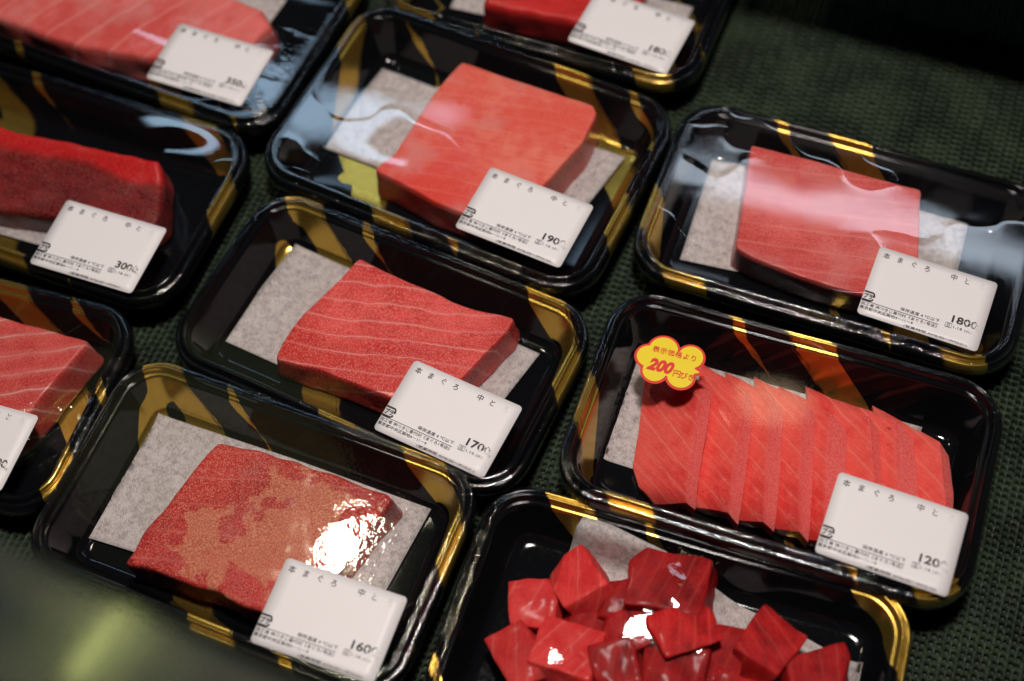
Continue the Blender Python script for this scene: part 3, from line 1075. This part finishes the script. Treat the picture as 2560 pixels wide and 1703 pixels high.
make_block([(-0.290, 0.578), (-0.2663, 0.5635), (-0.2213, 0.5376), (-0.1781, 0.5241), (-0.1263, 0.5258), (-0.1152, 0.5396), (-0.1189, 0.5527), (-0.1308, 0.5599),
            (-0.165, 0.585), (-0.215, 0.612), (-0.262, 0.622)], 0.0290,
           'big pale pink tuna slab in the top left corner with a glossy dark front', mm350, 0.0015, (0, 0.003), 0.0035, 6, rough=0.0009)
make_block([(0.0016, 0.5416), (0.0260, 0.5318), (0.0501, 0.5223), (0.0750, 0.5150), (0.0885, 0.530), (0.0950, 0.553), (0.062, 0.577), (0.022, 0.588)], 0.0285,
           'deep red tuna block cut off by the top edge of the photo', mm18x, 0.001, (0, 0.004), 0.0030, 7, rough=0.0005)
make_block([(-0.325, 0.400), (-0.2760, 0.3830), (-0.2495, 0.3717), (-0.2383, 0.3666), (-0.2127, 0.3562), (-0.2051, 0.3525), (-0.2126, 0.3422), (-0.2237, 0.3278),
            (-0.2316, 0.3152), (-0.255, 0.2950), (-0.30, 0.305), (-0.335, 0.350)], 0.0255,
           'pink tuna block with broad white bands, half outside the left edge', mm00, 0.0025, (0, 0.0), 0.0016, 8, rough=0.0005)


# ------------------------------------------------------------------ fanned slices
def poly_at(P, t):
    ls = [(Vector(P[i + 1]) - Vector(P[i])).length for i in range(len(P) - 1)]
    d = t * sum(ls)
    for i, l in enumerate(ls):
        if d <= l or i == len(ls) - 1:
            return Vector(P[i]).lerp(Vector(P[i + 1]), d / l)
        d -= l


def make_slice(Lc, Rc, Ec, label, seed, zl=0.0100, zr=0.0234, ze=0.0196):
    nb, na, ne = 40, 12, 4
    Lc = [(Lc[0][0] + 0.001, Lc[0][1] + 0.0068)] + list(Lc[1:])
    pts = [Vector(p) for p in Lc + list(Rc) + list(Ec)]
    c = sum(pts, Vector((0, 0))) / len(pts)
    rows = []
    for j in range(nb + 1):
        t = j / nb
        l, r_, e = poly_at(Lc, t), poly_at(Rc, t), poly_at(Ec, t)
        row = []
        droop = 0.0030 * max(0, (t - 0.90) / 0.10) ** 1.5
        for i in range(na + 1):
            s_ = i / na
            p = l.lerp(r_, s_)
            z = zl + (zr - zl) * s_
            row.append((p, z))
        for i in range(1, ne + 1):
            s_ = i / ne
            p = r_.lerp(e, s_)
            z = zr + (ze - zr) * s_
            row.append((p, z))
        out = []
        for p, z in row:
            w = mnoise.noise(Vector((p.x * 110, p.y * 110, seed * 4.1)))
            out.append((p.x - c.x + 0.0003 * w, p.y - c.y + 0.0003 * w, max(0.006, z - droop + 0.0004 * w)))
        rows.append(out)
    k = na + ne + 1
    V = [p for r_ in rows for p in r_]
    top_n = len(V)
    V += [(p[0] * 0.985, p[1] * 0.985, max(0.0048, p[2] - 0.0085)) for r_ in rows for p in r_]
    F = []
    for j in range(nb):
        for i in range(k - 1):
            a = j * k + i
            F.append((a, a + k, a + k + 1, a + 1))
            F.append((top_n + a, top_n + a + 1, top_n + a + k + 1, top_n + a + k))
    border = [i for i in range(k)] + [j * k + k - 1 for j in range(1, nb + 1)] + [nb * k + i for i in range(k - 2, -1, -1)] + [j * k for j in range(nb - 1, 0, -1)]
    for q in range(len(border)):
        a, b = border[q], border[(q + 1) % len(border)]
        F.append((a, b, top_n + b, top_n + a))
    me = bpy.data.meshes.new('tuna_slice')
    me.from_pydata(V, [], F)
    at = me.attributes.new('cut', 'FLOAT', 'POINT')
    cv = [1.0 if (i % k) > na else (0.55 if (i % k) == na else 0.0) for i in range(top_n)] + [0.3] * top_n
    at.data.foreach_set('value', cv)
    bm = bmesh.new()
    bm.from_mesh(me)
    bmesh.ops.recalc_face_normals(bm, faces=bm.faces)
    for e in bm.edges:
        if len(e.link_faces) == 2 and e.calc_face_angle(0) > 0.5:
            e.smooth = False
    bm.to_mesh(me)
    bm.free()
    smooth(me)
    o = link('tuna_slice', me, mmsl)
    o.location = (c.x, c.y, 0)
    tag(o, label, 'tuna slice', 'tuna slices fanned out in one tray')


SL = [
    ([(0.0610, 0.3046), (0.0554, 0.2835), (0.0502, 0.2653), (0.0520, 0.2555), (0.0580, 0.2470)], [(0.0872, 0.3000), (0.0745, 0.2559), (0.0712, 0.2410)],
     [(0.0907, 0.2933), (0.0860, 0.2763), (0.0800, 0.2576), (0.0751, 0.2386)], 'end slice under the yellow sticker, lying on top of the fan'),
    ([(0.0885, 0.3098), (0.0745, 0.2445)], [(0.1068, 0.2928), (0.0920, 0.2450), (0.0893, 0.2345)], [(0.1100, 0.2880), (0.1033, 0.2628), (0.0934, 0.2297)],
     'tuna slice with a dark red scratch, next to the stickered slice'),
    ([(0.0999, 0.3037), (0.0925, 0.2365)], [(0.1177, 0.2892), (0.1051, 0.2340), (0.1040, 0.2285)], [(0.1230, 0.2826), (0.1165, 0.2538), (0.1086, 0.2248)],
     'third tuna slice from the yellow sticker, tip showing below'),
    ([(0.1130, 0.2994), (0.1075, 0.2305)], [(0.1322, 0.2835), (0.1233, 0.2455), (0.1190, 0.2220)], [(0.1370, 0.2795), (0.1302, 0.2486), (0.1228, 0.2183)],
     'fourth tuna slice from the yellow sticker, its lower tip just clear of the label'),
    ([(0.1235, 0.2934), (0.1210, 0.2235)], [(0.1432, 0.2775), (0.1342, 0.2444), (0.1290, 0.2170)], [(0.1495, 0.2688), (0.1444, 0.2433), (0.1380, 0.2120)],
     'fifth tuna slice from the sticker, first one running under the price label'),
    ([(0.1365, 0.2920), (0.1360, 0.2165)], [(0.1605, 0.2735), (0.1561, 0.2398), (0.1490, 0.2100)], [(0.1643, 0.2688), (0.1599, 0.2395), (0.1530, 0.2060)],
     'sixth tuna slice from the sticker, its top corner in the warm glow'),
    ([(0.1482, 0.2839), (0.1500, 0.2110)], [(0.1718, 0.2711), (0.1653, 0.2374), (0.1610, 0.2070)], [(0.1788, 0.2610), (0.1751, 0.2319), (0.1680, 0.2030)],
     'last but one tuna slice of the fan, with a wide pale cut side'),
    ([(0.1656, 0.2785), (0.1650, 0.2080)], [(0.1895, 0.2575), (0.1850, 0.2271), (0.1805, 0.2080)], [(0.1930, 0.2516), (0.1912, 0.2352), (0.1840, 0.2060)],
     'last tuna slice at the far end from the yellow sticker'),
]
for i, (a_, b_, c_, lb) in enumerate(SL):
    make_slice(a_, b_, c_, lb, i + 1)


# ------------------------------------------------------------------ cubes
def make_cube(x, y, z, sx_, sy_, sz, rz, label, seed, mat=None, tx=0.0, ty=0.0):
    rnd = random.Random(seed)
    bm = bmesh.new()
    bmesh.ops.create_cube(bm, size=1.0)
    for v in bm.verts:
        v.co = Vector((v.co.x * sx_ * rnd.uniform(0.86, 1.1), v.co.y * sy_ * rnd.uniform(0.86, 1.1), v.co.z * sz * rnd.uniform(0.9, 1.08)))
    sh = (rnd.uniform(-0.22, 0.22), rnd.uniform(-0.22, 0.22))
    for v in bm.verts:
        v.co.x += v.co.z * sh[0] * 1.4
        v.co.y += v.co.z * sh[1] * 1.4
    # a knife-cut corner on most pieces
    if rnd.random() < 0.7:
        q = Vector((rnd.choice((-1, 1)), rnd.choice((-1, 1)), rnd.uniform(0.2, 0.9))).normalized()
        far = max(v.co.dot(q) for v in bm.verts)
        res = bmesh.ops.bisect_plane(bm, geom=bm.verts[:] + bm.edges[:] + bm.faces[:], plane_co=q * far * rnd.uniform(0.62, 0.8), plane_no=q, clear_outer=True)
        eds = [g_ for g_ in res['geom_cut'] if isinstance(g_, bmesh.types.BMEdge)]
        bmesh.ops.contextual_create(bm, geom=eds)
    bmesh.ops.bevel(bm, geom=list(bm.edges) + list(bm.verts), offset=0.0011, segments=2, profile=0.6, affect='EDGES')
    bmesh.ops.triangulate(bm, faces=bm.faces)
    for _ in range(3):
        le = [e for e in bm.edges if e.calc_length() > 0.0028]
        if not le:
            break
        bmesh.ops.subdivide_edges(bm, edges=le, cuts=1)
        bmesh.ops.triangulate(bm, faces=[f for f in bm.faces if len(f.verts) > 3])
    for v in bm.verts:
        nv = v.co.normalized()
        v.co += nv * (0.0007 * mnoise.noise(v.co * 150 + Vector((seed * 3.3, 0, 0))) + 0.0022 * mnoise.noise(v.co * 62 + Vector((0, seed * 2.1, 0))))
    me = bpy.data.meshes.new('tuna_cube')
    bm.to_mesh(me)
    bm.free()
    smooth(me)
    o = link('tuna_cube', me, mat or mmcu)
    o.rotation_euler = (tx, ty, R(rz))
    o.location = (x, y, 0)
    bpy.context.view_layer.update()
    zmin = min((o.matrix_world @ v.co).z for v in me.vertices)
    o.location.z = max(z - zmin, 0.0048 - zmin) if z else 0.0048 - zmin
    tag(o, label, 'tuna cube', 'tuna cubes heaped in one tray')


CU = [
    (0.0003, 0.2020, 0, 0.020, 0.020, 0.016, -6, 'light red tuna cube at the upper left of the heap'),
    (0.0208, 0.2070, 0, 0.020, 0.021, 0.020, 22, 'rounded light red tuna cube, tallest at the back of the heap'),
    (0.0355, 0.1985, 0, 0.016, 0.018, 0.014, -20, 'small dark tuna cube tucked between the rounded cube and the flat one'),
    (0.0600, 0.2020, 0, 0.031, 0.026, 0.0215, -14, 'largest flat dark red tuna cube, lifting the film at its back corners'),
    (0.0615, 0.1835, 0, 0.026, 0.018, 0.0215, 12, 'dark red tuna cube in front of the largest flat one'),
    (0.0390, 0.1855, 0, 0.020, 0.017, 0.016, 18, 'tuna cube in the middle of the heap with an orange glint'),
    (0.0195, 0.1885, 0, 0.018, 0.016, 0.011, -12, 'dark sunken tuna cube in the shadow below the rounded one'),
    (-0.0085, 0.1790, 0, 0.017, 0.024, 0.017, 24, 'leftmost orange-red tuna cube at the tray wall'),
    (0.0115, 0.1765, 0, 0.025, 0.022, 0.018, -24, 'red tuna cube with a straight fibre grain beside the leftmost one'),
    (0.0335, 0.1690, 0, 0.018, 0.020, 0.018, 8, 'dark tuna cube at the lower middle of the heap'),
    (0.0560, 0.1665, 0, 0.026, 0.020, 0.020, -8, 'big dark tuna cube at the bottom edge of the photo'),
    (0.0760, 0.1680, 0, 0.012, 0.024, 0.014, -18, 'narrow upright tuna piece right of the heap'),
    (0.0950, 0.1715, 0, 0.022, 0.020, 0.016, 46, 'separate tuna cube lying cornerwise on the bare paper'),
    (0.1150, 0.1600, 0, 0.024, 0.018, 0.015, 12, 'separate tuna cube at the far right, low on the paper'),
    (0.0150, 0.1530, 0, 0.022, 0.020, 0.016, 30, 'tuna cube mostly cut off at the bottom, below the grained one'),
    (0.0800, 0.1480, 0, 0.022, 0.020, 0.016, -25, 'tuna cube cut off at the bottom, below the narrow piece'),
]
mmcl = mat_meat('tuna_cube_light', rgb(0.74, 0.050, 0.046), rgb(0.58, 0.020, 0.022), (0.80, 0.18, 0.15), R(60), 0.010, 0.05, 0.4, 0.006, 0.08, 0.46, 7.7, coat=0.03, fine_lines=0.2, vary=0.35, spec=0.12)
for i, (x, y, z, a_, b_, c_, rz, lb) in enumerate(CU):
    make_cube(x, y, z, a_ * 1.12, b_ * 1.12, c_ * 1.06, rz, lb, 11 + i, mmcl if i in (0, 1, 7, 8) else mmcu, R(random.Random(i).uniform(-7, 7)), R(random.Random(i + 50).uniform(-7, 7)))


# ------------------------------------------------------------------ mesh mat, counter, shading ledge, glass
def build_mat():
    cw, chh = 0.0034, 0.0036
    ang = R(-25)
    ca, sa = math.cos(ang), math.sin(ang)
    NX, NY = 200, 170
    x0, y0 = -0.03, 0.40
    hole = [(math.cos(R(a)), math.sin(R(a))) for a in range(0, 360, 45)]
    outer = [(0.5, 0), (0.5, 0.5), (0, 0.5), (-0.5, 0.5), (-0.5, 0), (-0.5, -0.5), (0, -0.5), (0.5, -0.5)]
    hx, hy = 0.37, 0.36
    rng = np.random.default_rng(4)
    corners = [(-0.30, 0.65), (0.34, 0.58), (0.27, 0.10), (-0.30, 0.13)]
    cells = []
    for i in range(-NX // 2, NX // 2):
        for j in range(-NY // 2, NY // 2):
            lx = i * cw
            ly = (j + (0.5 if (i // 2) % 2 else 0.0)) * chh
            wx, wy = x0 + ca * lx - sa * ly, y0 + sa * lx + ca * ly
            if -0.36 < wx < 0.40 and 0.10 < wy < 0.68:
                cells.append((lx, ly, i))
    n = len(cells)
    C = np.array([(c[0], c[1]) for c in cells])
    par = np.array([c[2] % 2 for c in cells])
    verts = np.zeros((n, 24, 3))
    rad = rng.uniform(0.85, 1.12, (n, 1))
    jx = rng.normal(0, 0.05, (n, 1))
    sidey = np.where(par == 0, 1, -1)[:, None]
    for k in range(8):
        verts[:, k, 0] = C[:, 0] + outer[k][0] * cw
        verts[:, k, 1] = C[:, 1] + outer[k][1] * chh
        # cords run between every second pair of columns
        edge = outer[k][0] * sidey[:, 0]
        verts[:, k, 2] = np.where(edge < -0.4, 0.00035, np.where(edge > 0.4, 0.0, 0.00015))
        verts[:, 8 + k, 0] = C[:, 0] + (hole[k][0] * hx * rad[:, 0] + jx[:, 0] + 0.07 * sidey[:, 0]) * cw
        verts[:, 8 + k, 1] = C[:, 1] + hole[k][1] * hy * rad[:, 0] * chh
        verts[:, 8 + k, 2] = -0.0001
        verts[:, 16 + k, :2] = verts[:, 8 + k, :2]
        verts[:, 16 + k, 2] = -0.0032
    jit = rng.normal(0, 0.00008, (n, 24))
    verts[:, 8:16, 2] += jit[:, 8:16]
    # gentle waviness of the whole mat
    gx, gy = verts[:, :, 0], verts[:, :, 1]
    verts[:, :, 2] += 0.00022 * np.sin(gx * 90 + 1) * np.sin(gy * 70) - 0.0009
    quads = []
    for k in range(8):
        k2 = (k + 1) % 8
        quads.append((k, k2, 8 + k2, 8 + k))
        quads.append((8 + k, 8 + k2, 16 + k2, 16 + k))
    Q = np.array(quads)
    F = (Q[None, :, :] + (np.arange(n) * 24)[:, None, None]).reshape(-1, 4)
    me = bpy.data.meshes.new('display_mat')
    me.vertices.add(n * 24)
    me.vertices.foreach_set('co', verts.reshape(-1))
    me.loops.add(F.size)
    me.loops.foreach_set('vertex_index', F.reshape(-1).astype(np.int32))
    me.polygons.add(len(F))
    me.polygons.foreach_set('loop_start', (np.arange(len(F)) * 4).astype(np.int32))
    me.polygons.foreach_set('loop_total', np.full(len(F), 4, dtype=np.int32))
    me.update(calc_edges=True)
    me.validate()
    o = link('ground_mat', me, M_MAT)
    o.location = (x0, y0, 0)
    o.rotation_euler = (0, 0, ang)
    tag(o, 'dark green perforated mesh mat the trays stand on', None, None, 'structure')


build_mat()


def box(name, size, loc, rz, mat, rx=0.0, bevel=0.002):
    bm = bmesh.new()
    bmesh.ops.create_cube(bm, size=1.0)
    for v in bm.verts:
        v.co = Vector((v.co.x * size[0], v.co.y * size[1], v.co.z * size[2]))
    bmesh.ops.bevel(bm, geom=list(bm.edges), offset=bevel, segments=3, affect='EDGES')
    me = bpy.data.meshes.new(name)
    bm.to_mesh(me)
    bm.free()
    o = link(name, me, mat)
    o.location = loc
    o.rotation_euler = (rx, 0, rz)
    return o


o = box('ground', (2.4, 1.8, 0.02), (0, 0.45, -0.0145), R(-25), M_DARK)
tag(o, 'dark counter under the mesh mat', None, None, 'structure')
# unseen ledge added beyond the view; it shades the far corner of the mat
ed = Vector((0.126, -0.064, 0)).normalized()
nb_ = Vector((-ed.y, ed.x, 0))
if nb_.y < 0:
    nb_ = -nb_
base = Vector((0.135, 0.517, 0.12)) + ed * 0.26 + nb_ * 0.06
o = box('shading_ledge', (0.52, 0.12, 0.015), base, math.atan2(ed.y, ed.x), M_STEEL)
tag(o, 'unseen dark ledge added to shade the far corner of the mat', None, None, 'structure')

# glass edge in the near foreground
p0, p1 = Vector((-0.1169, 0.1229, 0.33)), Vector((-0.0535, 0.0858, 0.33))
d = (p1 - p0).normalized()
nn = Vector((d.y, -d.x, 0))
if nn.y > 0:
    nn = -nn
gw = 0.16
ctr = (p0 + p1) / 2 + nn * gw / 2
o = box('glass_pane', (0.9, gw, 0.006), ctr, math.atan2(d.y, d.x), M_GLASS, 0.0, 0.0025)
tag(o, 'blurred greenish glass edge of the display case in the near corner', 'glass pane')
